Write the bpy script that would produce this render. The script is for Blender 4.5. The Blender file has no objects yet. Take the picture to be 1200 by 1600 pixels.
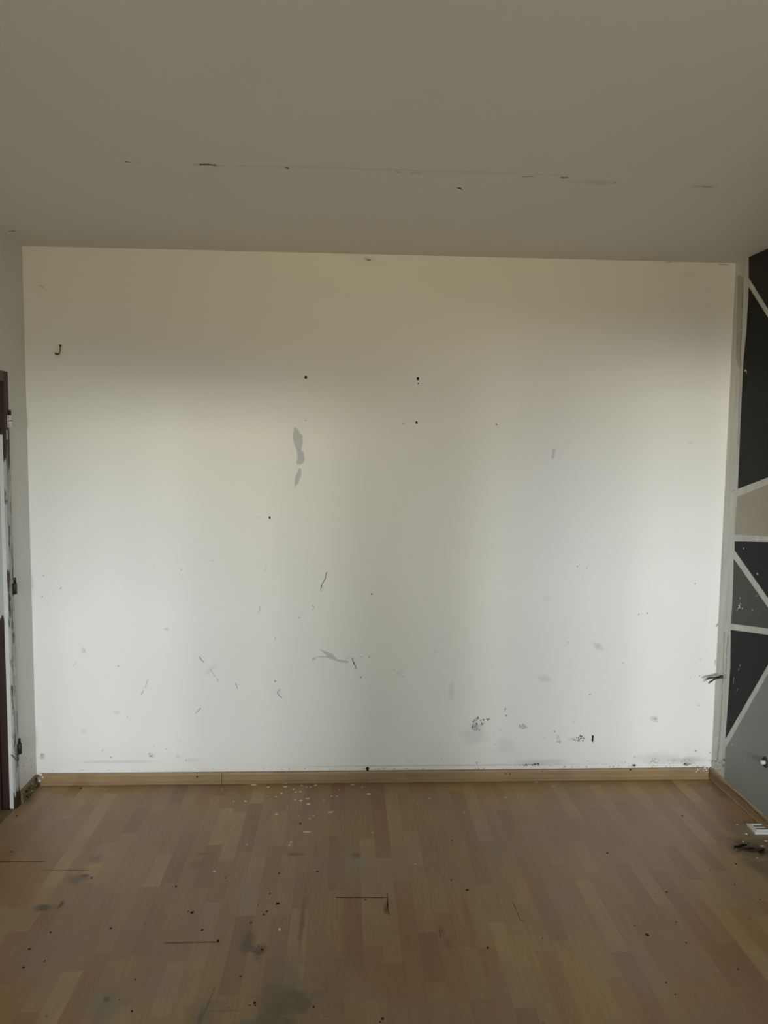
import bpy, bmesh, math, random
from mathutils import Vector, Matrix
S = bpy.context.scene
C = S.collection
random.seed(7)

# ------------------------------------------------------------------ camera
F, PITCH, YAW, ROLL, CX, CD, CH, W = 1204.77, .0854904, .0499842, .0117582, 1.517054, 3.769086, 1.689888, 3.41296
H = 2.6
RY = -5.0                                     # room side of the window wall
def basis():
    cy, sy, cp, sp = math.cos(YAW), math.sin(YAW), math.cos(PITCH), math.sin(PITCH)
    f = Vector((sy*cp, cy*cp, -sp)); r = Vector((cy, -sy, 0)); u = r.cross(f)
    c, s = math.cos(ROLL), math.sin(ROLL)
    return c*r + s*u, -s*r + c*u, f
RR, UU, FF = basis()
O = Vector((CX, -CD, CH))
cd = bpy.data.cameras.new('camera'); cam = bpy.data.objects.new('camera', cd); C.objects.link(cam)
m = Matrix.Identity(4)
for i in range(3):
    m[i][0], m[i][1], m[i][2], m[i][3] = RR[i], UU[i], -FF[i], O[i]
cam.matrix_world = m
cd.sensor_fit = 'VERTICAL'; cd.sensor_height = 36; cd.lens = 36*F/1600; cd.clip_start = .02
S.camera = cam

# ------------------------------------------------------------------ light
S.view_settings.view_transform = 'Standard'; S.view_settings.look = 'None'
S.view_settings.gamma = 1; S.view_settings.use_curve_mapping = False
S.view_settings.exposure = 0.0
wd = bpy.data.worlds.new('world'); S.world = wd; wd.use_nodes = True
bg = wd.node_tree.nodes['Background']; bg.inputs[0].default_value = (.95, .93, .85, 1); bg.inputs[1].default_value = .02
def area(name, az0, az1, el0, el1, dist, power, col, cx):
    # added lamp outside the windows, placed and tinted to shape the room's light
    y = RY - dist
    x0, x1 = cx + dist*math.tan(math.radians(az0)), cx + dist*math.tan(math.radians(az1))
    z0, z1 = 1.6 + dist*math.tan(math.radians(el0)), 1.6 + dist*math.tan(math.radians(el1))
    l = bpy.data.lights.new(name, 'AREA'); l.shape = 'RECTANGLE'; l.size = x1-x0; l.size_y = z1-z0
    l.energy = power*(x1-x0)*(z1-z0); l.color = col
    o = bpy.data.objects.new(name, l); C.objects.link(o)
    o.location = ((x0+x1)/2, y, (z0+z1)/2); o.rotation_euler = (math.radians(90), 0, 0)   # -Z -> +Y
    return o
# added lamps: narrow patches for bright wall pools, wide low sky, warm fill below
area('wall_fill_right', -12, 0, 1, 15, 14, 137.3, (0.650, 0.766, 1.000), 2.75)
area('wall_fill_middle', -3, 4, .5, 16, 14, 150.9, (1.000, 0.965, 0.824), 3.0)
area('wall_fill_low', -5, 5, 2.3, 5.7, 14, 461.4, (1.000, 0.920, 0.614), .2)
area('sky_wide', -35, 35, 1, 10, 14, 26.1, (0.323, 0.610, 1.000), 1.7)
area('ground_fill', -35, 35, -30, -2, 5, 19.8, (1.000, 0.757, 0.358), 1.7)
def win_light(name, x, z, w, h, power, col):
    l = bpy.data.lights.new(name, 'AREA'); l.shape = 'RECTANGLE'; l.size = w; l.size_y = h; l.energy = power; l.color = col
    o = bpy.data.objects.new(name, l); C.objects.link(o)
    o.location = (x, RY-.25, z); o.rotation_euler = (math.radians(90), 0, 0)
win_light('daylight_left', .72, 1.45, 1.1, 1.4, 12.8, (0.911, 1.000, 0.944))
win_light('daylight_right', 2.72, 1.45, 1.1, 1.4, 12.8, (0.911, 1.000, 0.944))

# ------------------------------------------------------------------ helpers
def unp(px, ax, v):                            # pixel of the 1200x1600 photo -> point on a room plane
    d = FF + RR*((px[0]-600)/F) - UU*((px[1]-800)/F)
    return O + d*((v-O[ax])/d[ax])
def L(c):                                      # sRGB 0-255 -> linear
    return tuple(((x/255/12.92) if x/255 <= .04045 else ((x/255+.055)/1.055)**2.4) for x in c)
class MB:
    def __init__(s): s.v = []; s.f = []; s.m = []; s.mats = []; s.sm = []
    def mi(s, m):
        if m not in s.mats: s.mats.append(m)
        return s.mats.index(m)
    def poly(s, pts, m, smooth=False):
        b = len(s.v); s.v += [tuple(p) for p in pts]; s.f.append(list(range(b, b+len(pts)))); s.m.append(s.mi(m)); s.sm.append(smooth)
    def mesh(s, vs, fs, m, smooth=False):
        b = len(s.v); s.v += [tuple(p) for p in vs]
        for f in fs: s.f.append([b+i for i in f]); s.m.append(s.mi(m)); s.sm.append(smooth)
    def box(s, x0, x1, y0, y1, z0, z1, m):
        v = [(x, y, z) for x in (x0, x1) for y in (y0, y1) for z in (z0, z1)]
        s.mesh(v, [(0,1,3,2),(4,6,7,5),(0,4,5,1),(2,3,7,6),(0,2,6,4),(1,5,7,3)], m)
    def tube(s, pts, rad, m, n=10, cap=True):
        pts = [Vector(p) for p in pts]; rings = []
        rad = rad if isinstance(rad, (list, tuple)) else [rad]*len(pts)
        up = Vector((.13, .31, .94)).normalized()
        for i, p in enumerate(pts):
            t = (pts[min(i+1, len(pts)-1)] - pts[max(i-1, 0)]).normalized()
            a = t.cross(up)
            if a.length < .1: a = t.cross(Vector((1, 0, 0)))
            a.normalize(); b = t.cross(a)
            rings.append([p + (a*math.cos(k*2*math.pi/n) + b*math.sin(k*2*math.pi/n))*rad[i] for k in range(n)])
        vs = [q for r in rings for q in r]; fs = []
        for i in range(len(pts)-1):
            for k in range(n): fs.append((i*n+k, i*n+(k+1) % n, (i+1)*n+(k+1) % n, (i+1)*n+k))
        if cap: fs += [tuple(range(n)), tuple((len(pts)-1)*n+k for k in reversed(range(n)))]
        s.mesh(vs, fs, m, True)
    def extrude(s, prof, a, b, m, axis):       # profile swept between a and b along x or y
        n = len(prof)
        if axis == 'x': vs = [(a, p, q) for p, q in prof] + [(b, p, q) for p, q in prof]
        elif axis == 'y': vs = [(p, a, q) for p, q in prof] + [(p, b, q) for p, q in prof]
        else: vs = [(p, q, a) for p, q in prof] + [(p, q, b) for p, q in prof]
        s.mesh(vs, [(i, (i+1) % n, n+(i+1) % n, n+i) for i in range(n)] + [tuple(range(n)), tuple(range(2*n-1, n-1, -1))], m)
    def build(s, name, parent=None, bevel=0):
        me = bpy.data.meshes.new(name); me.from_pydata(s.v, [], s.f)
        for m in s.mats: me.materials.append(m)
        for p, i, sm in zip(me.polygons, s.m, s.sm): p.material_index = i; p.use_smooth = sm
        me.update()
        bm = bmesh.new(); bm.from_mesh(me); bmesh.ops.recalc_face_normals(bm, faces=bm.faces); bm.to_mesh(me); bm.free()
        o = bpy.data.objects.new(name, me); C.objects.link(o)
        if parent: o.parent = parent
        if bevel:
            md = o.modifiers.new('bevel', 'BEVEL'); md.width = bevel; md.segments = 2; md.limit_method = 'ANGLE'
        return o
def tag(o, label, cat, group=None):
    o['label'] = label; o['category'] = cat
    if group: o['group'] = group
    return o
def struct(o): o['kind'] = 'structure'; return o
def empty(name, loc, rot=(0, 0, 0)):
    o = bpy.data.objects.new(name, None); C.objects.link(o); o.location = loc; o.rotation_euler = rot; o.empty_display_size = .05
    return o

# ------------------------------------------------------------------ materials
class NT:
    def __init__(s, name, rough=.6, spec=.5):
        s.mat = bpy.data.materials.new(name); s.mat.use_nodes = True; s.t = s.mat.node_tree
        s.b = s.t.nodes['Principled BSDF']; s.b.inputs['Roughness'].default_value = rough
        s.b.inputs['Specular IOR Level'].default_value = spec
        s.P = s.n('ShaderNodeNewGeometry').outputs['Position']
    def n(s, k, **kw):
        o = s.t.nodes.new(k)
        for a, b in kw.items(): setattr(o, a, b)
        return o
    def put(s, i, v):
        if hasattr(v, 'is_output') or isinstance(v, bpy.types.NodeSocket): s.t.links.new(v, i)
        else: i.default_value = v
    def math(s, op, a, b=None, c=None):
        o = s.n('ShaderNodeMath', operation=op); s.put(o.inputs[0], a)
        if b is not None: s.put(o.inputs[1], b)
        if c is not None: s.put(o.inputs[2], c)
        return o.outputs[0]
    def noise(s, scale, detail=3, vec=None, rough=.5, w=None):
        o = s.n('ShaderNodeTexNoise'); s.put(o.inputs['Vector'], vec or s.P)
        o.inputs['Scale'].default_value = scale; o.inputs['Detail'].default_value = detail; o.inputs['Roughness'].default_value = rough
        return o.outputs[0]
    def mapping(s, loc, rot, scale, vec=None, typ='TEXTURE'):
        o = s.n('ShaderNodeMapping', vector_type=typ); s.put(o.inputs[0], vec or s.P)
        o.inputs[1].default_value = loc; o.inputs[2].default_value = rot; o.inputs[3].default_value = scale
        return o.outputs[0]
    def mr(s, v, a, b, c=0, d=1, smooth=False):
        o = s.n('ShaderNodeMapRange'); o.interpolation_type = 'SMOOTHSTEP' if smooth else 'LINEAR'
        s.put(o.inputs[0], v)
        for i, x in enumerate((a, b, c, d)): s.put(o.inputs[i+1], x)
        return o.outputs[0]
    def mix(s, f, a, b, typ='MIX'):
        o = s.n('ShaderNodeMix', data_type='RGBA', blend_type=typ); s.put(o.inputs[0], f)
        for i, x in ((6, a), (7, b)): s.put(o.inputs[i], (*x, 1) if isinstance(x, tuple) and len(x) == 3 else x)
        return o.outputs[2]
    def blob(s, base, c, r, rot, strength, col, nz, amp=.6, edge=.5):
        mp = s.mapping(c, rot, r)
        o = s.n('ShaderNodeVectorMath', operation='LENGTH'); s.put(o.inputs[0], mp)
        d = s.math('ADD', o.outputs['Value'], s.math('MULTIPLY_ADD', nz, amp*2, -amp))
        k = s.mr(d, 1, edge, 0, strength, True)
        return s.mix(k, base, col)
    def fin(s, col, bump=None, bs=.1, bd=.01):
        s.put(s.b.inputs['Base Color'], (*col, 1) if isinstance(col, tuple) and len(col) == 3 else col)
        if bump is not None:
            o = s.n('ShaderNodeBump'); o.inputs['Strength'].default_value = bs; o.inputs['Distance'].default_value = bd
            s.put(o.inputs['Height'], bump); s.put(s.b.inputs['Normal'], o.outputs[0])
        return s.mat
def simple(name, col, rough=.6, spec=.4, var=.12, sc=40, bs=.15, bd=.002, metal=0):
    t = NT(name, rough, spec); nz = t.noise(sc, 4)
    c = t.mix(nz, tuple(x*(1-var) for x in col), tuple(min(1, x*(1+var)) for x in col))
    t.b.inputs['Metallic'].default_value = metal
    return t.fin(c, nz, bs, bd)

WALL = (.74, .735, .70)
def wallpaint(name, base, blobs=(), bs=.2):
    t = NT(name, .55, .35)
    big = t.noise(1.6, 3); fine = t.noise(28, 5, rough=.6)
    col = t.mix(big, tuple(x*.965 for x in base), base)
    nz = t.noise(22, 4, rough=.65)
    for (c, r, rot, st, cc, amp, edge) in blobs:
        col = t.blob(col, c, r, rot, st, cc, nz, amp, edge)
    h = t.math('ADD', t.math('MULTIPLY', t.noise(2.2, 2), 2.2), t.math('MULTIPLY', fine, .10))
    return t.fin(col, h, bs, .006)
def wb(px, rpx, ang, st, col=(118, 120, 116), amp=.6, edge=.3):   # soft smudge, also one painted shadow line, on the back wall
    p = unp(px, 1, 0); k = .00313
    return ((p.x, 0, p.z), (rpx[0]*k, 1, rpx[1]*k), (0, math.radians(ang), 0), st*.6, L(col), amp, edge)
BLOB = [wb((740,1150),(30,20),0,.28), wb((745,1135),(15,9),0,.45), wb((817,1135),(9,5),0,.55), wb((872,1152),(5,6),0,.4),
        wb((850,1060),(16,8),10,.32), wb((935,1010),(14,7),30,.38), wb((1022,1123),(10,7),0,.38), wb((1030,1185),(50,13),0,.32, (130,130,125)),
        wb((1075,1188),(40,9),0,.5,(120,120,110)), wb((845,1190),(60,6),0,.35), wb((790,1165),(18,22),0,.18), wb((855,935),(9,7),0,.2),
        wb((865,710),(4,12),8,.30,(130,125,105)), wb((1078,692),(6,4),0,.25), wb((182,1113),(8,4),0,.35), wb((131,1143),(6,4),40,.3),
        wb((236,1180),(9,5),20,.45,(140,135,100)), wb((66,1183),(7,7),0,.4), wb((260,983),(5,3),0,.5), wb((130,1017),(5,8),0,.25),
        wb((278,1182),(5,4),0,.35), wb((433,1110),(4,3),0,.2), wb((575,745),(60,30),0,.0), wb((705,1080),(6,22),0,.22,(110,112,115)),
        wb((625,1050),(14,5),-40,.2), wb((640,1190),(9,2.5),0,.2), wb((435,1080),(9,6),0,.15), wb((330,1045),(16,5),-45,.22),
        wb((1085,430),(30,8),0,.08,(120,112,90)), wb((185,1190),(90,3),0,.35), wb((575,405),(12,4),0,.25), wb((700,1196),(330,2.2),0,.45,(110,108,100)),  # the long thin blob paints the shadow line and dirt above the skirting
        wb((92,552),(9,16),0,.12), wb((300,1188),(14,6),0,.2), wb((900,1155),(18,5),0,.3)]
m_back = wallpaint('white_wall_paint', WALL, BLOB)
m_wall = wallpaint('side_wall_paint', tuple(x*.96 for x in WALL))
def cb(px, rpx, st, col=(95, 88, 70)):
    p = unp(px, 2, H); k = .0027
    return ((p.x, p.y, H), (rpx[0]*k, rpx[1]*k*2.2, 1), (0, 0, 0), st, L(col), .6, .3)
m_ceil = wallpaint('ceiling_paint', (.70, .69, .645), [cb((590,265),(420,2.2),.14), cb((325,258),(24,3),.3), cb((930,285),(40,6),.16), cb((1100,292),(30,3),.2), cb((20,361),(9,2),.5)])
m_dark = simple('dark_hole', (.012, .011, .009), .9, .2)
m_plaster = simple('exposed_grey_plaster', L((186, 190, 192)), .8, .2, .03)
m_scuff = simple('scuffed_plaster', L((158, 158, 153)), .9, .2, .15, 120)
m_chip = simple('dark_paint_chip', L((84, 82, 76)), .8, .2, .3, 150)
m_light = simple('bright_plaster', L((225, 226, 220)), .8, .2, .04)

# right wall paints
def rpaint(name, c): return simple(name, L(c), .55, .2, .10, 9, .08, .003)
m_blk, m_blk2 = rpaint('black_paint', (11, 12, 11)), rpaint('near_black_paint', (38, 36, 31))
m_gr, m_dgr, m_lgr = rpaint('warm_grey_paint', (178, 170, 156)), rpaint('dark_grey_paint', (84, 83, 76)), rpaint('mid_grey_paint', (146, 148, 144))
t = NT('pale_grey_border_paint', .55, .35)
st_ = t.noise(1, 4, t.mapping((0, 0, 0), (0, 0, 0), (1, .03, .25)))
m_border = t.fin(t.mix(t.mr(st_, .35, .7), L((200, 200, 196)), L((222, 221, 214))), t.noise(30, 4), .3, .004)
m_groove = simple('dirty_plaster_band', L((186, 184, 175)), .8, .2, .12, 25)

# laminate floor
def floor_mat():
    t = NT('laminate_parquet', .42, .45)
    sp = t.n('ShaderNodeSeparateXYZ'); t.put(sp.inputs[0], t.P); X, Y = sp.outputs[0], sp.outputs[1]
    sw = .0643
    u = t.math('DIVIDE', t.math('ADD', X, .02), sw); si = t.math('FLOOR', u); fx = t.math('FRACT', u)
    wn = t.n('ShaderNodeTexWhiteNoise', noise_dimensions='1D'); t.put(wn.inputs['W'], si)
    v = t.math('MULTIPLY_ADD', Y, 1/.35, t.math('MULTIPLY', wn.outputs['Value'], 7.0)); 
    # uneven block lengths: warp the run of each strip
    wv = t.math('ADD', v, t.math('MULTIPLY', t.math('SINE', t.math('MULTIPLY_ADD', v, 3.9, si)), .16))
    bi = t.math('FLOOR', wv); fv = t.math('FRACT', wv)
    cb_ = t.n('ShaderNodeCombineXYZ'); t.put(cb_.inputs[0], si); t.put(cb_.inputs[1], bi)
    w2 = t.n('ShaderNodeTexWhiteNoise', noise_dimensions='2D'); t.put(w2.inputs['Vector'], cb_.outputs[0])
    cr = t.n('ShaderNodeValToRGB'); t.put(cr.inputs[0], w2.outputs['Value'])
    e = cr.color_ramp.elements; cr.color_ramp.interpolation = 'LINEAR'
    e[0].position = 0; e[0].color = (*L((146, 104, 64)), 1); e[1].position = 1; e[1].color = (*L((176, 147, 100)), 1)
    for p, c in ((.2, (156, 117, 74)), (.5, (161, 127, 81)), (.78, (166, 134, 84))):
        k = e.new(p); k.color = (*L(c), 1)
    # grain, stretched along the planks
    off = t.n('ShaderNodeVectorMath', operation='ADD'); t.put(off.inputs[0], t.P)
    sc = t.n('ShaderNodeVectorMath', operation='SCALE'); t.put(sc.inputs[0], w2.outputs['Color']); sc.inputs['Scale'].default_value = 9; t.put(off.inputs[1], sc.outputs[0])
    g = t.noise(1, 5, t.mapping((0, 0, 0), (0, 0, 0), (.010, .16, 1), off.outputs[0]), .6)
    col = t.mix(t.mr(g, .3, .75, 0, .34), cr.outputs[0], L((112, 76, 48)))
    g2 = t.noise(1, 3, t.mapping((0, 0, 0), (0, 0, 0), (.06, .5, 1), off.outputs[0]))
    col = t.mix(t.mr(g2, .4, .75, 0, .22), col, L((172, 148, 112)))
    # thin seams between strips / blocks, darker at plank joints
    ed = t.math('MINIMUM', fx, t.math('SUBTRACT', 1, fx))
    seam = t.mr(ed, .0, .03, .10, 0)
    ev = t.math('MINIMUM', fv, t.math('SUBTRACT', 1, fv)); seam2 = t.mr(ev, 0, .006, .14, 0)
    pl = t.math('FRACT', t.math('DIVIDE', u, 3)); pe = t.math('MINIMUM', pl, t.math('SUBTRACT', 1, pl)); seam3 = t.mr(pe, 0, .011, .26, 0)
    sm = t.math('MAXIMUM', t.math('MAXIMUM', seam, seam2), seam3)
    col = t.mix(sm, col, L((70, 48, 32)))
    # worn greyish-pink film of dust and big tonal drift
    dn = t.noise(2.1, 4, rough=.6)
    col = t.mix(t.mr(dn, .42, .66, 0, .5), col, L((146, 124, 108)))
    nz = t.noise(16, 5, rough=.7)
    def fb(px, rpx, st, col_, amp=.9, edge=.1, ang=0):
        p = unp(px, 2, 0); d = (p-O).dot(FF)/F
        a = unp((px[0], px[1]+1), 2, 0); ky = abs((a-p).y)
        return (p.x, p.y, 0), (rpx[0]*d, rpx[1]*ky, 1), (0, 0, math.radians(ang)), st, L(col_), amp, edge
    stains_and_tones = [fb((950,1300),(330,95),.42,(150,122,104),.5,.2), fb((80,1290),(90,50),.3,(150,124,106),.5,.2), fb((640,1480),(170,140),.38,(146,98,58),.5,.2), fb((1000,1520),(60,70),.35,(154,130,116),.8), fb((880,1400),(50,26),.3,(150,126,112),.8),  # broad tone drift: pinkish sides, darker orange centre
        fb((452,1560),(72,85),.85,(116,108,84)), fb((445,1572),(60,46),.6,(88,82,62),1.2), fb((410,1596),(60,14),.65,(96,98,78),1.1), fb((165,1575),(46,60),.75,(128,120,94)), fb((167,1562),(9,8),.75,(84,86,72)),
        fb((318,1582),(40,46),.7,(114,106,84),1.1), fb((313,1588),(5,24),.5,(72,68,54)), fb((350,1579),(60,3),.4,(80,70,54)), fb((560,1350),(26,18),.7,(140,132,118)), fb((555,1336),(13,6),.8,(66,66,58)),
        fb((66,1419),(19,8),.9,(74,78,60)), fb((95,1414),(5.5,10),.9,(58,58,46)), fb((463,1335),(18,5),.8,(96,80,70)), fb((452,1320),(8,6),.6,(164,150,138)), fb((122,1374),(26,10),.75,(104,88,78)), fb((133,1368),(10,3.5),.85,(62,50,42)),
        fb((308,1350),(15,10),.65,(112,96,90)), fb((150,1342),(15,11),.65,(108,88,78)), fb((765,1308),(60,34),.35,(138,116,104)), fb((808,1306),(14,22),.45,(164,122,68)), fb((1132,1238),(30,18),.85,(100,94,72)),
        fb((1118,1226),(34,9),.75,(104,96,76)), fb((1178,1322),(64,28),.85,(96,88,64)), fb((1182,1328),(32,8),.85,(58,48,34)), fb((1155,1292),(40,26),.65,(116,108,84)),
        fb((1188,1352),(40,34),.7,(98,88,66)), fb((774,1332),(17,8),.6,(118,118,108)), fb((472,1440),(6,66),.6,(96,70,52)), fb((385,1400),(26,66),.5,(150,128,116)), fb((388,1470),(18,34),.75,(96,80,68),1.3), fb((404,1490),(16,18),.8,(80,66,54),1.3),
        fb((440,1510),(46,46),.55,(132,114,98)), fb((250,1540),(60,40),.4,(142,122,108)), fb((60,1500),(90,60),.4,(150,126,110)), fb((550,1345),(120,60),.2,(150,138,120)), fb((800,1420),(22,60),.4,(128,120,78)), fb((320,1420),(40,40),.35,(146,122,108)),
        fb((1160,1400),(70,60),.35,(134,114,98)), fb((30,1250),(40,10),.6,(84,66,50)), fb((603,1420),(6,14),.85,(78,56,42)), fb((690,1455),(7,14),.7,(88,60,42)), fb((700,1475),(10,12),.5,(88,60,42)), fb((735,1440),(12,60),.35,(122,82,50))]
    for s_ in stains_and_tones: col = t.blob(col, *s_[:5], nz, s_[5], s_[6])
    # broken darker line along the skirting
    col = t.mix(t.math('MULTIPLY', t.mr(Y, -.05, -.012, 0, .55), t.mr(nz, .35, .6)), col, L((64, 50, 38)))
    # tiny dark specks
    vo = t.n('ShaderNodeTexVoronoi', feature='F1'); t.put(vo.inputs['Vector'], t.P); vo.inputs['Scale'].default_value = 17
    wv2 = t.n('ShaderNodeSeparateColor'); t.put(wv2.inputs[0], vo.outputs['Color'])
    sp_ = t.math('MULTIPLY', t.mr(vo.outputs['Distance'], .10, .04), t.mr(wv2.outputs[0], .80, .86))
    col = t.mix(t.math('MULTIPLY', sp_, .6), col, L((54, 38, 28)))
    rg = t.mr(dn, .3, .7, .36, .52); t.put(t.b.inputs['Roughness'], rg)
    return t.fin(col, t.math('SUBTRACT', t.math('MULTIPLY', g, .25), sm), .12, .0008)
m_floor = floor_mat()
m_crack = simple('floor_joint_gap', L((58, 42, 30)), .9, .2)
m_raised = simple('chipped_board_edge', L((150, 138, 118)), .8, .2)

t = NT('skirting_wood', .45, .4)
g = t.noise(1, 4, t.mapping((0, 0, 0), (0, 0, 0), (.35, .35, .006))); g2 = t.noise(7, 4)
c = t.mix(t.mr(g, .3, .75), L((152, 127, 92)), L((132, 107, 74)))
c = t.mix(t.mr(g2, .52, .72, 0, .6), c, L((122, 100, 74)))
dz = t.n('ShaderNodeSeparateXYZ'); t.put(dz.inputs[0], t.P)
c = t.mix(t.math('MULTIPLY', t.mr(dz.outputs[2], .048, .058, 0, .7), t.mr(t.noise(26, 4), .35, .6)), c, L((160, 152, 138)))
m_skirt = t.fin(c, g, .1, .001)
m_skirtd = simple('grimy_skirting', L((112, 102, 74)), .8, .2, .35, 60, .5, .004)

# ------------------------------------------------------------------ setting: floor, ceiling, walls
TH = .16
HX = -1.5                                      # the space beyond the doorway
def off(p, ax, d): q = Vector(p); q[ax] += d; return q
def jag(pts, amt):                             # roughen an outline
    out = []
    for i, p in enumerate(pts):
        q = pts[(i+1) % len(pts)]; p_, q_ = Vector(p), Vector(q); n = max(1, int((q_-p_).length/(amt*3)))
        for k in range(n):
            r = p_.lerp(q_, k/n); out.append((r[0]+random.uniform(-amt, amt), r[1]+random.uniform(-amt, amt)))
    return out
def patch(mb, px, m, ax, v, d, amt=.5):
    mb.poly([off(unp(p, ax, v), ax, d) for p in jag(px, amt)], m)
def blobpts(c, rx, ry, ang=0, n=9, j=.3):
    a0 = math.radians(ang); o = []
    for k in range(n):
        a = k*2*math.pi/n; r = 1+random.uniform(-j, j); x, y = rx*r*math.cos(a), ry*r*math.sin(a)
        o.append((c[0]+x*math.cos(a0)-y*math.sin(a0), c[1]+x*math.sin(a0)+y*math.cos(a0)))
    return o
def spot(mb, c, r, m, ax, v, d, ry=None, ang=0, j=.3):
    mb.poly([off(unp(p, ax, v), ax, d) for p in blobpts(c, r, ry or r, ang, 9, j)], m)
def scratch(mb, pts, w, m, ax, v, d):
    # broken hairline: short tapered pieces along a polyline
    P = []
    for a, b in zip(pts, pts[1:]):
        n = max(2, int(math.dist(a, b)/3))
        for k in range(n): P.append((a[0]+(b[0]-a[0])*k/n+random.uniform(-.3, .3), a[1]+(b[1]-a[1])*k/n+random.uniform(-.3, .3)))
    P.append(pts[-1])
    for a, b in zip(P, P[1:]):
        if ax != 2 and random.random() < .12: continue
        dx, dy = b[0]-a[0], b[1]-a[1]; l = math.hypot(dx, dy) or 1; nx, ny = -dy/l, dx/l
        w0, w1 = w*random.uniform(.3, .7), w*random.uniform(.3, .7)
        q = [(a[0]+nx*w0, a[1]+ny*w0), (b[0]+nx*w1, b[1]+ny*w1), (b[0]-nx*w1, b[1]-ny*w1), (a[0]-nx*w0, a[1]-ny*w0)]
        mb.poly([off(unp(p, ax, v), ax, d) for p in q], m)

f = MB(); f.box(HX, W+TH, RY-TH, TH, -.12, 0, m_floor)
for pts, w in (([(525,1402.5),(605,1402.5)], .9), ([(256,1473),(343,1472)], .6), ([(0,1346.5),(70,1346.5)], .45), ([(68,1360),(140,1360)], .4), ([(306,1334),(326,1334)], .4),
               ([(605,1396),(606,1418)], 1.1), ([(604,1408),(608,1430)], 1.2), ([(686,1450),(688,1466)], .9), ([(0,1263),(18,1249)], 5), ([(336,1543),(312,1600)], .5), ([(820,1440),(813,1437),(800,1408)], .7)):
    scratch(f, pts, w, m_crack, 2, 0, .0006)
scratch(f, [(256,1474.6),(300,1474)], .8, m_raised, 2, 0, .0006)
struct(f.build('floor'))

c_ = MB(); c_.box(HX, W+TH, RY-TH, TH, H, H+.12, m_ceil)
Z = H
for pts, w in (([(312,257),(320,256.5),(337,257.5)], 2.0), ([(445,262),(452,263)], 1.6), ([(815,276),(834,275.5)], .7), ([(875,277),(888,277.5)], 1.4), ([(1098,292),(1112,292)], .9), ([(196,252),(203,253)], 1.0),
               ([(618,269),(626,269)], .7), ([(640,270.5),(660,271)], .4), ([(14,361),(24,360)], 1.0), ([(960,284),(963,285)], 1)):
    scratch(c_, pts, w, m_chip, 2, Z, -.0006)
scratch(c_, [(313,259.5),(338,260)], .9, m_light, 2, Z, -.0006)
patch(c_, [(713,293.5),(719,292.5),(723,297),(719,295.5)], m_chip, 2, Z, -.0006, .2)
patch(c_, [(715,296),(719,296.5),(722,298.5),(717,298)], m_light, 2, Z, -.0006, .2)
struct(c_.build('ceiling'))

b = MB(); b.box(HX, W+TH, 0, TH, 0, H, m_back)
E_ = -.0005
patch(b, [(460,668),(464,669),(468,676),(472,679),(473,690),(471,703),(475,708),(476,718),(473,725),(468,726),(463,725),(465,712),(463,702),(459,692),(457,682)], m_plaster, 1, 0, E_, .5)
patch(b, [(467,731),(471,733),(470,745),(466,754),(462,761),(460,757),(461,747),(464,740)], m_plaster, 1, 0, E_, .5)
patch(b, [(499,1014),(512,1019),(520,1022),(527,1030),(545,1033),(544,1036),(530,1034),(515,1029),(508,1027),(497,1027),(487,1033),(489,1028),(500,1025),(511,1025)], m_plaster, 1, 0, E_, .4)
for c, r in (((478,589.5),2.3), ((653,591.5),2.2), ((653.5,599),1.1), ((651,660),1.7), ((776,663),1.0), ((421.5,808.5),1.7), ((581,928),1.2), ((66,932),.9), ((925,885),0)):
    if r: spot(b, c, r, m_dark, 1, 0, E_, r*1.15)
for c, r in (((630,662),1.3), ((403,808),1.0), ((477,657),1.0), ((332,876),.8), ((917,888),1.0), ((911,906),.8), ((902,885),1.1), ((467,965),1.1), ((430,1064),1.7), ((577,1027),1.2), ((564,1058),1.4),
             ((565,1026),.9), ((998,960),1.1), ((1011,958),1.3), ((888,1004),1), ((973,1036),1), ((1086,912),1.1), ((1094,1030),.9), ((1093,1056),1.1), ((185,1041),1.2), ((199,1120),.9), ((173,1183),1.3), ((260,1170),1.2),
             ((790,1108),1.2), ((791,1118),1.5), ((866,1143),1.6), ((922,1085),1.5), ((992,1182),1.1), ((1087,1173),1.5), ((1109,1176),1.2), ((1092,1102),1), ((918,1189),.9), ((745,1192),1.4), ((95,919),1.3), ((57,1037),.8),
             ((690,1184),.9), ((1115,645),.7), ((1126,650),.7), ((1078,1060),.8), ((896,1128),1), ((851,1153),.7), ((242,885),.7), ((283,890),.9), ((68,899),1.2), ((281,1159),.7), ((241,1166),.8)):
    spot(b, c, r, m_scuff, 1, 0, E_)
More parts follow.
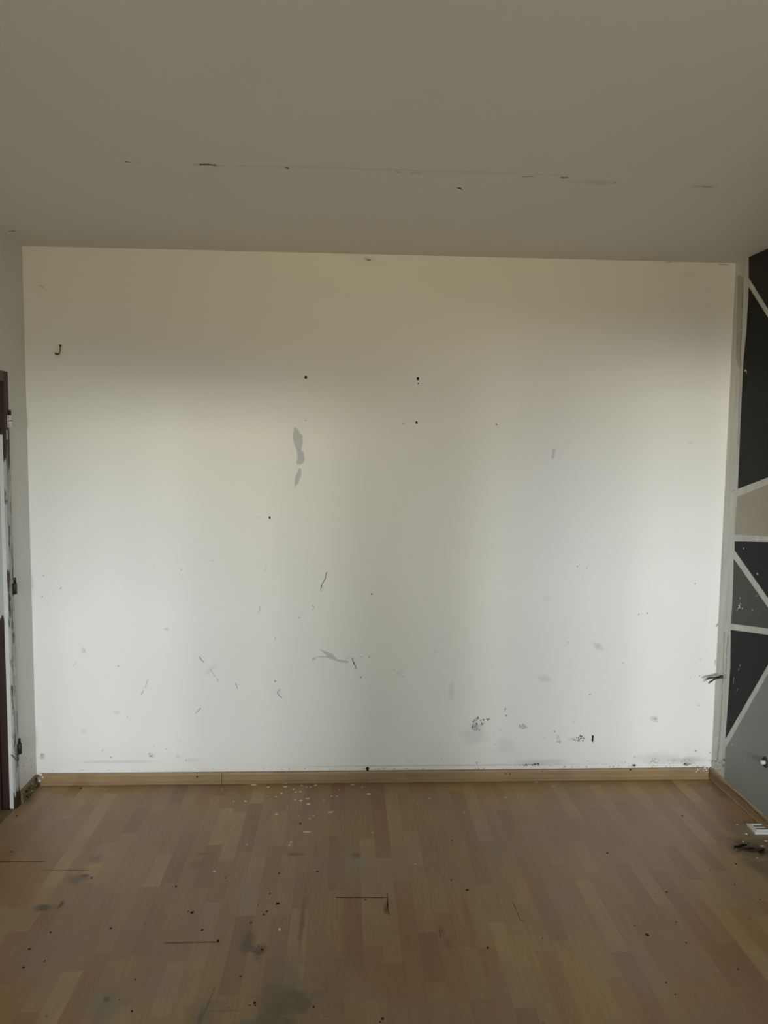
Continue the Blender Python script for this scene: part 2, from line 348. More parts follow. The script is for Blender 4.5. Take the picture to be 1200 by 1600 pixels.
for pts, w, mt in (([(511,891),(508,904),(503,914),(501,923)], 1.1, m_chip), ([(406,947),(405,958)], .8, m_scuff), ([(488,945),(491,950),(488,953)], 1.0, m_scuff), ([(430,996),(430,1001)], .8, m_scuff),
                   ([(550,1029),(553,1036),(557,1045)], 1.4, m_chip), ([(437,1077),(433,1082),(437,1088),(441,1090)], 1.4, m_scuff), ([(311,1026),(318,1035)], 1.6, m_scuff), ([(328,1045),(342,1065)], 1.5, m_plaster), ([(368,1067),(371,1076)], 1.3, m_scuff),
                   ([(314,1106),(305,1115)], 1.1, m_scuff), ([(231,1062),(228,1073),(220,1086)], 1.0, m_scuff), ([(120,1034),(114,1042)], .9, m_plaster), ([(130,1013),(133,1019)], .8, m_scuff), ([(417,880),(415,893)], .6, m_plaster),
                   ([(790,1104),(787,1112)], 1, m_scuff), ([(679,1019),(684,1017)], 1, m_scuff), ([(613,1045),(632,1058)], 1.0, m_plaster), ([(575,405),(569,403)], 1.1, m_scuff), ([(570,403),(576,407),(581,404)], 1.6, m_chip),
                   ([(1050,409),(1040,411)], 1, m_scuff), ([(1123,413),(1138,414)], 1.4, m_scuff), ([(62,445),(68,450)], 1.4, m_scuff), ([(161,1168),(160,1174)], 1, m_scuff), ([(290,1190),(292,1187)], 1, m_scuff),
                   ([(1117,1040),(1118,1030)], 1, m_scuff), ([(1118,980),(1122,974)], 1.2, m_chip), ([(865,702),(863,712),(864,720)], 2.2, m_plaster), ([(866,704),(869,701)], 1.4, m_plaster), ([(575,985),(577,986)], .6, m_plaster)):
    scratch(b, pts, w, mt, 1, 0, E_)
# flaked areas low on the wall
for cx, cy, rx, ry, n, mt in ((748,1127,10,6,26,m_chip), (742,1134,6,5,14,m_chip), (744,1139,7,4,12,m_scuff), (817,1135,8,4,14,m_scuff), (905,1155,10,3.5,16,m_chip), (908,1152,5,3,10,m_chip), (873,1158,3,3,5,m_scuff), (1023,1124,6,5,8,m_scuff),
                           (762,1124,5,1.5,6,m_chip), (832,1195,12,1.5,14,m_chip), (813,1196,10,1.2,10,m_scuff), (838,1194,6,1.5,6,m_dark), (989,1195,5,1.6,8,m_dark), (1072,1194.5,6,1.8,10,m_dark), (1070,1191,12,5,14,m_scuff), (1030,1190,22,7,20,m_scuff), (935,1012,5,4,8,m_plaster),
                           (66,1181,5,5,8,m_scuff), (236,1180,4,4,5,m_chip), (545,1029,8,3,8,m_plaster), (960,1192,40,3,14,m_plaster), (600,1201,300,1,30,m_scuff), (960,1197.5,140,1,22,m_scuff), (180,1204,110,1.2,14,m_plaster), (1110,1185,4,10,6,m_plaster), (770,1160,24,24,10,m_plaster)):
    for k in range(n):
        a = random.uniform(0, 6.28); q = math.sqrt(random.random())
        spot(b, (cx+rx*q*math.cos(a), cy+ry*q*math.sin(a)), random.uniform(.5, 1.5), mt, 1, 0, E_*random.uniform(.9, 1.1), random.uniform(.4, 1.2), random.uniform(0, 90), .5)
patch(b, [(925,1148),(928,1150),(927,1156),(926,1161),(924,1156)], m_dark, 1, 0, E_*1.2, .3)
spot(b, (574,1201), 3.2, m_dark, 1, 0, E_*1.3, 2.8)
struct(b.build('wall_back'))

# left wall with the doorway
DY0, DY1, DZ = -1.14, -.262, 1.955
Lw = MB()
Lw.box(-TH, 0, DY1-.001+.045, -.0, 0, H, m_wall)
Lw.box(-TH, 0, RY, DY0-.045, 0, H, m_wall)
Lw.box(-TH, 0, DY0-.045, DY1+.044, DZ+.045, H, m_wall)
for k in range(10):
    p = (random.uniform(34, 50), random.uniform(1180, 1215)); spot(Lw, p, random.uniform(.4, 1.2), m_plaster, 0, 0, .0006, random.uniform(.8, 2.5))
struct(Lw.build('wall_left'))
hl = MB()                                      # passage beyond the doorway
hl.box(HX-.1, HX, RY, 0, 0, H, m_wall); hl.box(HX, -TH, -2.3, -2.2, 0, H, m_wall)
struct(hl.build('wall_hallway'))

# right wall: white ground, pale border, painted facets
r = MB(); r.box(W, W+TH, RY, 0, 0, H, m_border)
EX = -.0006
def wp(px): p = unp(px, 0, W); return (p.y, p.z)
def facet(name_m, tl, tr, br, bl, extra_left=(), top=None):
    # tl->tr upper edge, bl->br lower edge, both run on past the picture until they meet
    a, b_, c, d = wp(tl), wp(tr), wp(br), wp(bl)
    s1, s2 = (b_[1]-a[1])/(b_[0]-a[0]), (c[1]-d[1])/(c[0]-d[0])
    ye = -1.6
    if abs(s1-s2) > 1e-6:
        yx = (d[1]-s2*d[0]-a[1]+s1*a[0])/(s1-s2)
        if ye < yx < min(b_[0], c[0]): ye = yx
    pts = [a, (ye, a[1]+s1*(ye-a[0])), (ye, d[1]+s2*(ye-d[0])), d] + [wp(p) for p in extra_left]
    pts = [(y, min(max(z, .0), H-.0005)) for y, z in pts]
    r.poly([(W+EX, y, z) for y, z in pts], name_m)
facet(m_blk2, (1170,400.5), (1200,387), (1200,482.5), (1170,434))
facet(m_blk, (1170,448), (1200,496), (1200,746), (1153,764), [(1154.9,720),(1157.6,652),(1161,576),(1162,560),(1166,522),(1169.3,466)])
facet(m_gr, (1152,776.5), (1200,757), (1200,838), (1148,835))
facet(m_blk, (1148,846), (1200,847), (1200,934), (1148,860))
facet(m_dgr, (1146.6,873), (1200,949), (1200,982), (1142.6,974.5), [(1145,930)])
facet(m_blk, (1142,984), (1200,992), (1200,1039), (1133.5,1154.7), [(1139.5,1070),(1141.3,1042)])
a = wp((1133.5,1170)); b1 = wp((1200,1053)); sl = (b1[1]-a[1])/(b1[0]-a[0])
r.poly([(W+EX, a[0], a[1]), (W+EX, -1.6, a[1]+sl*(-1.6-a[0])), (W+EX, -1.6, 0), (W+EX, wp((1131.5,1213))[0], 0), (W+EX, wp((1131.8,1209))[0], wp((1131.8,1209))[1])], m_lgr)
# smeared filler band down the border
r.poly([(W+EX, *wp(p)) for p in [(1152.5,430),(1159,431),(1160,470),(1157,520),(1156.5,545),(1158.5,570),(1157,576),(1154,573),(1150,560),(1151.5,500),(1152,460)]], m_groove)
scratch(r, [(1161,432),(1160,480),(1156.5,560),(1159,574)], 1.2, m_scuff, 0, W, EX*1.4)
scratch(r, [(1157,576),(1155,640),(1153,700)], .7, m_groove, 0, W, EX*1.4)
scratch(r, [(1132,985),(1130,1056),(1127,1110),(1124,1160),(1120,1190)], 1.1, m_groove, 0, W, EX*1.4)
scratch(r, [(1139,990),(1136,1010),(1134,1060)], 1.4, m_groove, 0, W, EX*1.4)
scratch(r, [(1151,762),(1145,768),(1140,771)], 1.4, m_groove, 0, W, EX*1.4)
for c, q in (((1158,400),1.6), ((1150,402),1.2), ((1172,396),1.6), ((1180,391.5),2), ((1153,403),1.2), ((1174,407),1.2)): spot(r, c, q, m_chip, 0, W, EX*1.6, .8, -25)
for c, q in (((1155.5,946),1.2), ((1156,949),1.3), ((1153.5,951),.9), ((1152,954),.8), ((1160,950.5),1), ((1157.5,943),.8), ((1157,934.5),.9), ((1184,897),1), ((1183,896),.8), ((1182.5,931),.9), ((1176,953.5),.9), ((1162,857),.9), ((1165,579),1.2), ((1145,1165),.7), ((1144.5,1164),.9), ((1183,1264),1.4)):
    spot(r, c, q, m_border, 0, W, EX*1.8, q*1.3, 0, .5)
for pts in ([(1158,1035),(1154,1048)], [(1147,1058),(1146,1070)], [(1153,1076),(1151.5,1080)], [(1166,574),(1167,584)], [(1174,486),(1176,488)]): scratch(r, pts, .7, m_groove, 0, W, EX*1.8)
for k in range(22):
    spot(r, (random.uniform(1113, 1134), random.uniform(1185, 1211)), random.uniform(.5, 1.4), random.choice([m_groove, m_scuff]), 0, W, EX*1.5, random.uniform(.5, 1.5), 30, .5)
struct(r.build('wall_right'))

# window wall behind the camera, two tall unseen openings and a pier shaped for the light
WX = ((.15, 1.25, 2.12), (2.2, 3.36, 2.265)); Z0 = .6
q = MB(); y0, y1 = RY-TH, RY
q.box(0, W, y0, y1, 0, Z0, m_wall)
for a, b2 in ((0, WX[0][0]), (WX[0][1], WX[1][0]), (WX[1][1], W)): q.box(a, b2, y0, y1, Z0, H, m_wall)
for a, b2, Z1 in WX: q.box(a, b2, y0, y1, Z1, H, m_wall)
struct(q.build('wall_rear'))
m_wf = simple('white_window_frame', (.75, .75, .73), .35, .5, .03)
for i, (a, b2, Z1) in enumerate(WX):
    w_ = MB()
    for bx_ in ((a, a+.05, Z0, Z1), (b2-.05, b2, Z0, Z1), (a+.05, b2-.05, Z0, Z0+.05), (a+.05, b2-.05, Z1-.05, Z1), ((a+b2)/2-.025, (a+b2)/2+.025, Z0+.05, Z1-.05)):
        w_.box(bx_[0], bx_[1], y0+.04, y0+.09, bx_[2], bx_[3], m_wf)
    struct(w_.build('window_%d' % (i+1), bevel=.004))

# ------------------------------------------------------------------ skirting boards
def prof(s): # (depth, z) with rounded top and a small foot lip
    return [(0, 0), (s*.019, 0), (s*.019, .010), (s*.0155, .013), (s*.014, .046), (s*.011, .053), (s*.006, .0565), (0, .0565)]
jx = unp((347, 1213), 1, 0).x
k = MB(); pr = prof(-1)
k.extrude(pr, .022, jx-.0012, m_skirt, 'x'); k.extrude(pr, jx+.0012, W-.019, m_skirt, 'x')
k.box(jx-.0012, jx+.0012, -.008, 0, 0, .05, m_dark)
for px, rr in (((308,1213.5),1.4), ((790,1209),1.1), ((797,1209.5),1.1), ((985,1202.5),1.3), ((848,1205),.9), ((574,1203),2.0)):
    spot(k, px, rr, m_dark, 1, -.0150, -.0012)
for i in range(26):
    spot(k, (random.uniform(1085, 1112), random.uniform(1198, 1208)), random.uniform(.6, 1.6), m_light if i % 2 else m_scuff, 1, -.0165, -.0006, .8, 20, .5)
struct(k.build('baseboard_back'))
k = MB(); k.extrude([(W+d, z) for d, z in pr], RY, -.0, m_skirt, 'y')
scratch(k, [(1131,1224),(1166,1253),(1200,1288)], 1.6, m_skirtd, 0, W-.0156, -.0006)
struct(k.build('baseboard_right'))
k = MB(); k.extrude([(d, z) for d, z in prof(1)], -.205, -.022, m_skirtd, 'y')
for i in range(24):
    p = Vector((random.uniform(.012, .03), random.uniform(-.2, -.01), random.uniform(.002, .055)))
    s_ = random.uniform(.002, .006); k.box(p.x-s_, p.x+s_, p.y-s_, p.y+s_, p.z-s_*.7, p.z+s_*.7, random.choice([m_skirtd, m_skirtd, m_dark]))
struct(k.build('baseboard_left'))
# broken white filler lump in the left corner
t_ = MB()
for (x, y, z, s_) in ((.014,-.012,.03,.015), (.024,-.008,.052,.011), (.010,-.022,.045,.010), (.036,-.012,.04,.008)):
    bmv = []; n = 8
    pts = [Vector((random.uniform(-1, 1), random.uniform(-1, 1), random.uniform(-1, 1))).normalized() for _ in range(14)]
    bm = bmesh.new(); [bm.verts.new(Vector((x, y, z))+p*s_*random.uniform(.7, 1.1)) for p in pts]; bmesh.ops.convex_hull(bm, input=bm.verts)
    bm.verts.index_update(); t_.mesh([v.co[:] for v in bm.verts], [[v.index for v in ff.verts] for ff in bm.faces], m_light); bm.free()
struct(t_.build('trim_1'))

# ------------------------------------------------------------------ door frame on the left wall
def brownpaint(name, zlo, zhi, cover):
    t = NT(name, .5, .4)
    nz = t.noise(1, 5, t.mapping((0, 0, 0), (0, 0, 0), (.02, .02, .14)), .65); sx = t.n('ShaderNodeSeparateXYZ'); t.put(sx.inputs[0], t.P)
    zz = t.math('MULTIPLY', t.mr(sx.outputs[2], zhi, zhi-.15), t.mr(sx.outputs[2], zlo, zlo+.12))
    k = t.mr(t.math('ADD', nz, t.math('MULTIPLY_ADD', zz, cover, -cover*.5)), .56, .62)
    c = t.mix(k, L((50, 30, 20)), L((170, 172, 168)))
    return t.fin(c, nz, .4, .003)
m_case = brownpaint('casing_smeared', .0, 1.72, .30)
m_jamb = brownpaint('jamb_half_painted', .82, 2.2, .7)
m_wstrip = simple('white_door_strip', L((205, 205, 200)), .5, .4, .12, 60)
m_brown = simple('dark_brown_varnish', L((62, 34, 22)), .35, .5, .3, 20)
m_wgrey = simple('weathered_dark_edge', L((92, 90, 86)), .7, .3, .3, 50)
d = MB()
ye = DY1
# far jamb: casing face, white rebate strip, inner stop
d.box(-TH, .010, ye, ye+.044, 0, DZ+.044, m_case)
d.box(-.018, -.001, ye-.0015, ye-.0002, .0, 1.72, m_wstrip); d.box(-.001, .0100, ye-.0012, ye-.0002, 0, 1.72, m_case); d.box(-.018, .0100, ye-.0012, ye-.0002, 1.72, DZ, m_case)
d.box(-.050, -.018, ye-.0008, ye-.0002, 0, DZ, m_jamb)
d.box(-TH, -.050, ye-.016, ye, 0, DZ, m_jamb)
d.box(0, .0025, ye+.044, ye+.047, .05, DZ+.0, m_light)
# near jamb and head
d.box(-TH, .010, DY0-.044, DY0, 0, DZ+.044, m_brown)
d.box(-TH, -.050, DY0, DY0+.016, 0, DZ, m_brown)
d.box(-TH, .010, DY0, ye, DZ, DZ+.044, m_brown)
d.box(-TH, -.050, DY0+.016, ye-.016, DZ-.016, DZ, m_brown)
d.box(-TH, .0, DY0, ye-.016, 0, .006, m_skirtd)
for k_ in range(26):
    z = random.uniform(.05, 1.75); h = random.uniform(.02, .12); y = ye+random.uniform(.004, .036)
    d.box(.0100, .0106, y, y+random.uniform(.003, .010), z, z+h, random.choice([m_wstrip, m_wgrey, m_wstrip]))
dr = struct(d.build('door_1', bevel=.0015))
m_rust = simple('old_dark_metal', L((52, 47, 42)), .5, .5, .4, 200, .4, .002, .5)
m_pin = simple('black_pin', L((22, 20, 18)), .4, .5, .2)
for (px, py, mt, lab) in ((15.5, 656, m_wstrip, 'hinge knuckle painted white with a bare black pin'), (24.5, 917, m_rust, 'dark hinge knuckle spotted with paint'), (30.5, 1168, m_rust, 'dark grimy lower hinge knuckle')):
    p = unp((px, py), 0, .014); y = ye+.046; z = p.z
    hg = MB(); hg.tube([(.014, y, z-.032), (.014, y, z-.03), (.014, y, z+.018), (.014, y, z+.020)], [.006, .0085, .0085, .006], mt, 14)
    hg.tube([(.014, y, z-.006), (.014, y, z-.005), (.014, y, z-.003), (.014, y, z-.002)], [.0085, .0094, .0094, .0085], m_rust, 14)
    ho = hg.build('hinge', dr); ho['label'] = lab
    lf = MB(); lf.box(.0106, .0125, y-.022, y-.002, z-.034, z+.020, m_rust if mt is m_rust else m_wstrip)
    for dz_ in (-.026, -.007, .012): lf.tube([(.0123, y-.013, z+dz_), (.0135, y-.013, z+dz_)], .003, m_rust, 8)
    lf.build('hinge_leaf', ho)
    pn = MB(); pn.tube([(.014, y, z+.020), (.014, y, z+.040), (.014, y, z+.044)], [.0052, .0052, .003], m_pin, 12); pn.build('hinge_pin', ho)
ct = MB(); ct.tube([(.012, ye+.035, .235), (.02, ye+.01, .225), (.024, ye-.005, .23), (.012, ye-.012, .25), (-.002, ye-.01, .262)], .0018, m_pin, 6); ct.build('latch_wire', dr)
lk = MB(); lk.tube([(-.02, ye-.001, 1.742), (-.02, ye-.014, 1.742)], .014, m_rust, 14); lk.tube([(-.02, ye-.012, 1.742), (-.02, ye-.018, 1.76), (-.02, ye-.016, 1.785)], .004, m_rust, 8); lk.build('latch_catch', dr)

# ------------------------------------------------------------------ things
m_white = simple('yellowed_white_plastic', L((196, 198, 190)), .35, .5, .05, 30, .05)
m_black = simple('black_cable_rubber', L((20, 20, 20)), .45, .5, .2, 90)
m_tip = simple('bare_wire_end', L((120, 122, 118)), .35, .5, .2, 90, .1, .001, .6)

# two black wires out of the corner of the right wall
p0 = unp((1128.5, 1057), 0, W)
cb0 = empty('electric_cable', p0)
tag(cb0, 'short black two-core cable end poking out of the pale wall corner', 'cable')
def P3(px, x): p = unp(px, 0, x); return p - p0
sh = MB(); sh.tube([(.006, 0, 0), P3((1127, 1057.3), W-.006), P3((1122.5, 1058.6), W-.02)], [.0075, .0085, .0060], m_black, 12); sh.build('cable_sheath', cb0)
for pts in ([((1123,1058),.018), ((1117,1058.6),.035), ((1110,1059.5),.055), ((1105,1060.6),.068)], [((1123,1058.8),.018), ((1118,1060.5),.034), ((1113,1063.2),.048), ((1108.5,1066.5),.062)]):
    c3 = [P3(a, W-x) for a, x in pts]
    mb = MB(); mb.tube(c3, .0043, m_black, 10); wo = mb.build('wire', cb0)
    e = c3[-1]; dd = (c3[-1]-c3[-2]).normalized()
    mb = MB(); mb.tube([e-dd*.002, e+dd*.003, e+dd*.006], [.0046, .0046, .0038], m_tip, 10); wt = mb.build('wire_tip', wo); wt['label'] = 'pale grey stripped wire end'

# white stub in the grey wall at the right edge of the picture
p1 = unp((1196.5, 1191), 0, W)
sb = empty('wall_plug', p1); tag(sb, 'small white plastic stub in a dark hole in the grey wall, above the right baseboard', 'wall plug')
hb = MB(); hb.tube([(0, 0, 0), (-.004, 0, 0), (-.0045, 0, 0)], [.026, .024, .016], simple('sooty_hole_rim', L((66, 66, 62)), .9, .2, .3, 120), 16); hb.build('hole_rim', sb)
hb = MB(); hb.tube([(-.004, 0, 0), (-.016, 0, -.001), (-.022, 0, -.001), (-.024, 0, -.001)], [.010, .010, .0085, .004], m_white, 14); hb.build('plug', sb)

# hook on the back wall
p2 = unp((94.5, 540), 1, 0)
hk = empty('wall_hook', p2); tag(hk, 'small bent metal hook on the upper left of the back wall', 'hook')
m_hook = simple('tarnished_brass', L((92, 84, 58)), .4, .5, .2, 100, .1, .001, .6)
a_ = MB(); a_.tube([(0, .002, 0), (0, -.004, 0), (0, -.006, 0)], [.0055, .0055, .003], m_pin, 12); a_.build('screw_head', hk)
a_ = MB(); a_.tube([(0, -.005, -.001), (.001, -.007, -.012), (0, -.008, -.026), (-.003, -.012, -.038), (-.008, -.018, -.044), (-.013, -.024, -.042), (-.016, -.027, -.036)], [.0022, .0022, .0024, .003, .0042, .0046, .003], m_hook, 10)
a_.build('hook_arm', hk)

# frame of a double socket or switch lying on the floor by the right skirting
def on_floor(px, z=0): return unp(px, 2, z)
A, B, D_ = on_floor((1163, 1287)), on_floor((1187, 1287)), on_floor((1178, 1305))
ux = (B-A).normalized(); uy = Vector((0, 0, 1)).cross(ux)
rot = math.atan2(ux.y, ux.x)
cen = on_floor((1185, 1296))
fp = empty('switch_plate', (cen.x+.004, cen.y-.005, 0), (0, 0, rot))
tag(fp, 'loose white plastic switch frame lying on the floor beside the right baseboard', 'switch frame')
def ring(mb, X0, X1, Y0, Y1, w, z0, z1, m, ch=.003):
    o0 = [(X0, Y0), (X1, Y0), (X1, Y1), (X0, Y1)]
    def ins(k): return [(X0+k, Y0+k), (X1-k, Y0+k), (X1-k, Y1-k), (X0+k, Y1-k)]
    rs = [[(x, y, z0) for x, y in ins(0)], [(x, y, z1-ch) for x, y in ins(0)], [(x, y, z1) for x, y in ins(ch)], [(x, y, z1) for x, y in ins(w-ch)], [(x, y, z1-ch) for x, y in ins(w)], [(x, y, z0) for x, y in ins(w)]]
    vs = [p for r_ in rs for p in r_]; n = len(rs)
    mb.mesh(vs, [(i*4+k, i*4+(k+1) % 4, ((i+1) % n)*4+(k+1) % 4, ((i+1) % n)*4+k) for i in range(n) for k in range(4)], m)
g_ = MB(); ring(g_, -.042, .042, -.040, .040, .014, 0, .012, m_white); g_.build('outer_frame', fp)
g_ = MB(); ring(g_, -.031, .031, -.029, .029, .006, 0, .016, m_white, .002); g_.box(-.026, .026, -.004, .004, .002, .0145, m_white); g_.build('inner_frame', fp)

# dark curled splinters of torn skirting/leaf next to it
m_leaf = simple('dark_debris', L((38, 28, 20)), .8, .2, .4, 120, .4, .003)
m_leaf2 = simple('pale_underside_debris', L((134, 118, 88)), .8, .2, .3, 120, .3, .002)
def curl(px, ln, w, rot_, lab, seed, pale=False):
    rnd = random.Random(seed); p = on_floor(px); n = 14; vs = []; fs = []
    for i in range(n+1):
        t0 = i/n-.5; wi = w*math.sqrt(max(.03, 1-(2*t0)**2))*rnd.uniform(.75, 1.15)
        for j in range(5):
            s0 = j/4-.5; z = .0025+abs(s0)**1.5*w*.9+.10*ln*t0*t0*2+rnd.uniform(0, .0012)
            vs.append((t0*ln, s0*wi+math.sin(t0*5)*w*.3, z))
    m0 = n*5+5
    vs += [(x, y, z-.0018) for x, y, z in vs]
    for i in range(n):
        for j in range(4):
            a = i*5+j; fs += [(a, a+1, a+6, a+5), (m0+a, m0+a+5, m0+a+6, m0+a+1)]
    rim = [j for j in range(5)] + [i*5+4 for i in range(1, n+1)] + [n*5+j for j in (3, 2, 1, 0)] + [i*5 for i in range(n-1, 0, -1)]
    for a, b2 in zip(rim, rim[1:]+rim[:1]): fs.append((a, b2, m0+b2, m0+a))
    mb = MB(); mb.mesh(vs, fs, m_leaf2 if pale else m_leaf, True)
    o = mb.build('debris_curl'); o.location = (p.x, p.y, 0); o.rotation_euler = (0, 0, math.radians(rot_))
    return tag(o, lab, 'debris')
curl((1157,1325), .062, .020, 4, 'black curled scrap on the floor in front of the white switch frame', 1)
curl((1172,1328), .040, .014, -12, 'small brown curled scrap, just right of the black curled scrap', 2)
curl((1148,1330), .022, .008, 10, 'tiny pale curled scrap at the left tip of the black curled scrap', 3, True)
curl((1190,1332), .045, .016, 20, 'dark curled scrap nearest the right edge of the photo', 4)

# white paint flakes
def shard(name, mat, seed, kind):
    rnd = random.Random(seed); n = rnd.randint(5, 7); up = []; vs = []
    for k in range(n):
        a = k*2*math.pi/n+rnd.uniform(-.3, .3); q_ = rnd.uniform(.65, 1.0); up.append((q_*math.cos(a), q_*math.sin(a)))
    h = .22 if kind == 'flake' else .8
    vs = [(x, y, 0) for x, y in up] + [(x*.9, y*.9, h*rnd.uniform(.5, 1)) for x, y in up] + [(0, 0, h)]
    fs = [tuple(reversed(range(n)))] + [(k, (k+1) % n, n+(k+1) % n, n+k) for k in range(n)] + [(n+k, n+(k+1) % n, 2*n) for k in range(n)]
    mb = MB(); mb.mesh(vs, fs, mat); return mb.build(name)
m_flake = simple('white_paint_flake', L((224, 214, 194)), .7, .3, .08, 200)
protos = {}
def scatter(name, kind, mat, items, label, cat, group, nvar=4, own={}):
    ps = []
    for i, (px, py, a, b2, ang) in enumerate(items):
        if i < nvar: o = shard(name, mat, i+(10 if kind == 'flake' else 50), kind); ps.append(o)
        else: o = ps[i % nvar].copy(); C.objects.link(o)
        p = on_floor((px, py)); dd = (p-O).dot(FF)/F
        if kind == 'flake': hz = max(.0025, .5*min(a, b2)*dd)
        else: hz = min(a, b2)*dd*.8
        o.location = (p.x, p.y, .0); o.scale = (a*dd*1.1, b2*dd*2.0, hz/.5 if kind == 'flake' else hz)
        if kind == 'flake': o.scale.x *= 1.12; o.scale.y *= 1.0
        else: o.scale.x *= .88; o.scale.y *= .85; o.rotation_euler = (0, 0, math.radians(ang))
        lb = own.get((px, py)) or (label(px, py) if callable(label) else label)
        tag(o, lb, cat, group)
near = [(396,1226,6,1.6,15),(419,1230,2.4,1.3,-20),(446,1229,4,1.6,20),(447,1224,1.6,1,0),(471,1227,1.8,1,0),(493,1227,2.6,1.3,0),(485,1230,1.6,.9,10),(479,1230,1.4,.8,0),(458,1233,2.2,1.2,-20),(462,1238,1.8,1.1,0),(469,1237,2.6,1.2,5),
 (440,1240,1.8,2.2,10),(431,1245,1.2,.8,0),(422,1249,1,.7,0),(365,1252,1.3,1,0),(383,1252,2.0,1.5,0),(480,1248,4.2,1.3,-4),(470,1251,2.4,1.4,10),(482,1256,3.2,1.5,8),(461,1250,1.5,.8,0),(449,1260,.8,1.3,0),(518,1244,1.6,.9,0),(526,1244,1.3,.8,0),
 (530,1234,1,.7,0),(551,1226,3.2,1.2,-20),(528,1222,1.6,.7,0),(566,1230,1.6,.8,0),(576,1241,3,1.3,-5),(432,1272,2.8,1.1,-8),(466,1275,1.2,.8,0),(484,1279,1.6,1,-30),(490,1275,1.4,.9,0),(516,1269,4.6,.9,0),(479,1300,6.2,.8,-3),(386,1320,1.2,1.2,0),
 (455,1316,1.6,1.2,10),(452,1321,1.8,1,0),(582,1301,1.4,.8,0),(671,1248,1.6,1,0),(645,1251,1,.7,0),(725,1269,1.4,1,0),(649,1350,1,1.1,0),(437,1452,2.2,2.2,0),(335,1362,2.6,1.3,-30),(347,1233,1,.6,0),(506,1251,1.1,.7,0),(400,1223,3,.9,10)]
scatter('paint_flake', 'flake', m_flake, near, lambda x, y: 'tiny white paint chip hard against the foot of the back baseboard, left of centre' if y < 1235 and x < 560 else 'tiny white paint chip in the scatter a hand in front of the back baseboard' if y < 1262 and x < 600 else 'tiny white paint chip in the thin scatter well in front of the baseboard' if x < 620 else 'lone white paint speck on the floor just right of the paint scatter', 'paint flake', 'white paint flakes scattered on the floor',
 own={(479,1300):'long thin cream splinter of paint, farthest forward of the long flakes', (516,1269):'long white sliver of paint lying level, right of the flake scatter', (437,1452):'rounded white paint chip alone among dark crumbs near the front', (335,1362):'slanted white paint chip alone on the left part of the floor', (576,1241):'white oval paint chip at the right end of the flake scatter', (396,1226):'long tilted white flake at the left start of the scatter by the baseboard', (480,1248):'long bright flake in the middle of the densest paint scatter', (432,1272):'tilted white chip in front left of the densest paint scatter', (551,1226):'tilted white flake against the baseboard, just below the black hole in the wall', (383,1252):'round white chip left of the densest paint scatter', (386,1320):'single white dot of paint on a pale floor block, front left of the scatter', (649,1350):'single white dot of paint right of the grey floor stain', (725,1269):'pale paint chip lying farthest right of the middle scatter', (440,1240):'upright triangular white chip at the left of the dense scatter', (471,1300):''})
side = [(829,1219,4.5,1,-4),(838,1222,2.6,.9,-10),(865,1229,1.2,.7,0),(790,1246,1.3,.9,0),(906,1217.5,2.4,.8,0),(912,1218,1.8,.7,0)]
scatter('paint_flake', 'flake', m_flake, side, 'tiny chip of white paint by the right half of the back baseboard', 'paint flake', 'white paint flakes along the right of the back baseboard', own={(829,1219):'long thin white flake lying along the right half of the back baseboard', (790,1246):'lone white paint dot on bare floor right of the room centre', (906,1217.5):'larger of two paint chips touching the baseboard on the right'})
corner = [(1166,1303,2.4,1.6,0),(1161,1315,1.4,1,0),(1197,1314,2.4,1.2,0),(1152,1289,2,.6,0),(1183,1340,1.4,.9,0),(1190,1322,4,.9,5)]
scatter('paint_flake', 'flake', m_flake, corner, 'tiny pale plaster crumb beside the loose white switch frame', 'plaster crumb', 'plaster crumbs around the switch frame')
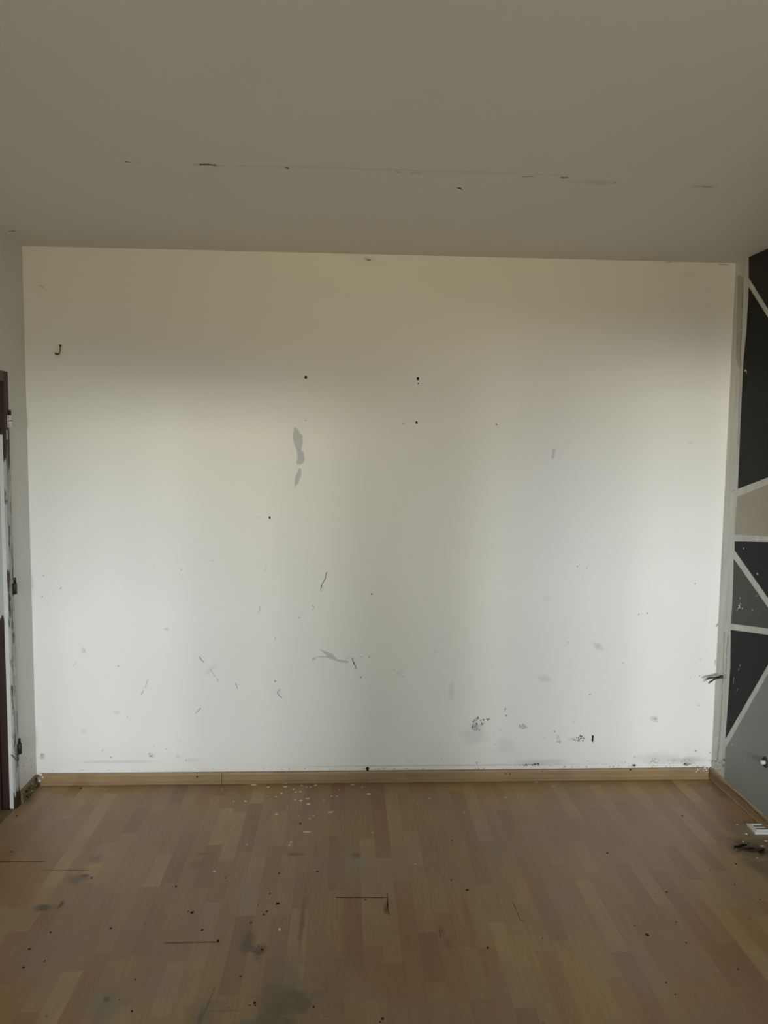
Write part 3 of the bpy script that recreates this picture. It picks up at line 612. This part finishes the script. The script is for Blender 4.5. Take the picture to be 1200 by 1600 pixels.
# dark crumbs of dirt
m_crumb = simple('dirt_crumb', L((34, 24, 18)), .8, .2, .3, 200)
crumbs = [(26,1275,2.4,1.4,20),(300,1426,4,1.8,10),(294,1424,1.5,1,0),(316,1453,2.4,1.6,0),(434,1412,4.6,2,0),(422,1396,2,1.2,10),(417,1424,2.6,1.3,30),(412,1429,2.2,1,0),(403,1414,1.5,.8,0),(598,1592,3.4,1.8,-10),(594,1597,2,1.2,0),(469,1287,2,1.5,0),
 (436,1365,2,1.2,0),(496,1362,3,1.3,-35),(422,1396,1.5,1,0),(398,1567,3,1.6,0),(390,1571,1.5,1,0),(490,1574,2,1.6,0),(206,1580,2.6,1.4,20),(187,1562,1.6,1.2,0),(211,1531,1.6,1.2,0),(173,1451,2.4,1.6,0),(79,1457,2.2,1.3,0),(46,1483,3.6,1.4,20),(37,1512,3,1.8,0),(70,1502,2,1.2,0),
 (143,1372,2.2,1.4,0),(275,1385,1.8,1.4,0),(341,1470,3,2,0),(376,1526,2.2,1.2,0),(1066,1275,2,1.4,0),(949,1333,2.4,1.2,0),(706,1314,1.2,1.2,0),(730,1391,3,1.6,-30),(705,1375,2,1.2,0),(571,1405,2,1,0),(762,1481,2.6,1.6,0),(1011,1461,3.8,2,-20),(992,1446,1.6,1,0),(1072,1473,1.8,1.1,0),(1042,1394,1.8,1.2,0),
 (1056,1441,1.6,1,0),(1150,1350,1.6,1.2,0),(1148,1382,1.4,1,0),(1188,1405,2,1.4,0),(1169,1318,2,1.2,0),(18,1331,2.6,1,10),(126,1232,2.6,1,0),(1041,1535,1.8,1,0),(1153,1515,2,1,0),(848,1466,1.2,1.6,0),(1055,1554,1.6,1,0),(410,1484,2.6,1.4,0),(404,1478,1.6,1,0),(352,1372,2.2,.9,10),(392,1442,2,1.2,0),
 (399,1571,1.6,1,0),(260,1220.5,5,1.2,0),(272,1221,2,.9,0)]
scatter('dirt_crumb', 'crumb', m_crumb, crumbs, lambda x, y: ('small dark dirt crumb on the left part of the floor' if x < 250 else 'small dark dirt crumb left of the centre of the floor' if x < 550 else 'small dark dirt crumb on the centre of the floor' if x < 900 else 'small dark dirt crumb on the right part of the floor') + (', near the back baseboard' if y < 1300 else ', midway to the viewer' if y < 1440 else ', close to the viewer'), 'crumb', 'dark crumbs of dirt scattered on the floor', 5,
 own={(434,1412):'largest black dirt crumb, oval, left of the long floor joint crack', (598,1592):'black crumb at the very bottom middle of the photo', (300,1426):'black flattened crumb behind the thin horizontal floor crack on the left', (316,1453):'black crumb just above the thin horizontal floor crack on the left', (341,1470):'dark crumb on the right end of the thin left floor crack', (1011,1461):'biggest dark crumb on the front right of the floor', (26,1275):'dark crumb on the floor just in front of the door frame', (260,1220.5):'flat dark crumb pressed against the back baseboard, left of its joint', (398,1567):'dark crumb beside the big grey stain, on its left', (490,1574):'dark crumb beside the big grey stain, on its right', (1066,1275):'dark round crumb alone near the right end of the back baseboard', (436,1365):'dark crumb in line below the paint scatter, left one', (496,1362):'slanted dark crumb below the paint scatter, left of the grey stain', (469,1287):'black dot lying inside the paint flake scatter', (730,1391):'slanted dark crumb right of the centre of the floor', (949,1333):'dark flat crumb alone on the right middle of the floor'})
lc = [(2,1262,4,3,0),(8,1256,4,2.6,30),(13,1251,3,2,0),(33,1238,3,2,0),(42,1230,3.6,2,10),(50,1224,3,2,0),(56,1219.5,3,2,0)]
scatter('rubble_crumb', 'crumb', m_leaf, lc, lambda x, y: 'dark rubble crumb on the doorway threshold at the left edge' if x < 20 else 'dark rubble crumb on the floor between door frame and left corner' if x < 45 else 'dark rubble crumb in the left corner under the broken plaster', 'rubble', 'rubble along the left wall', 3)
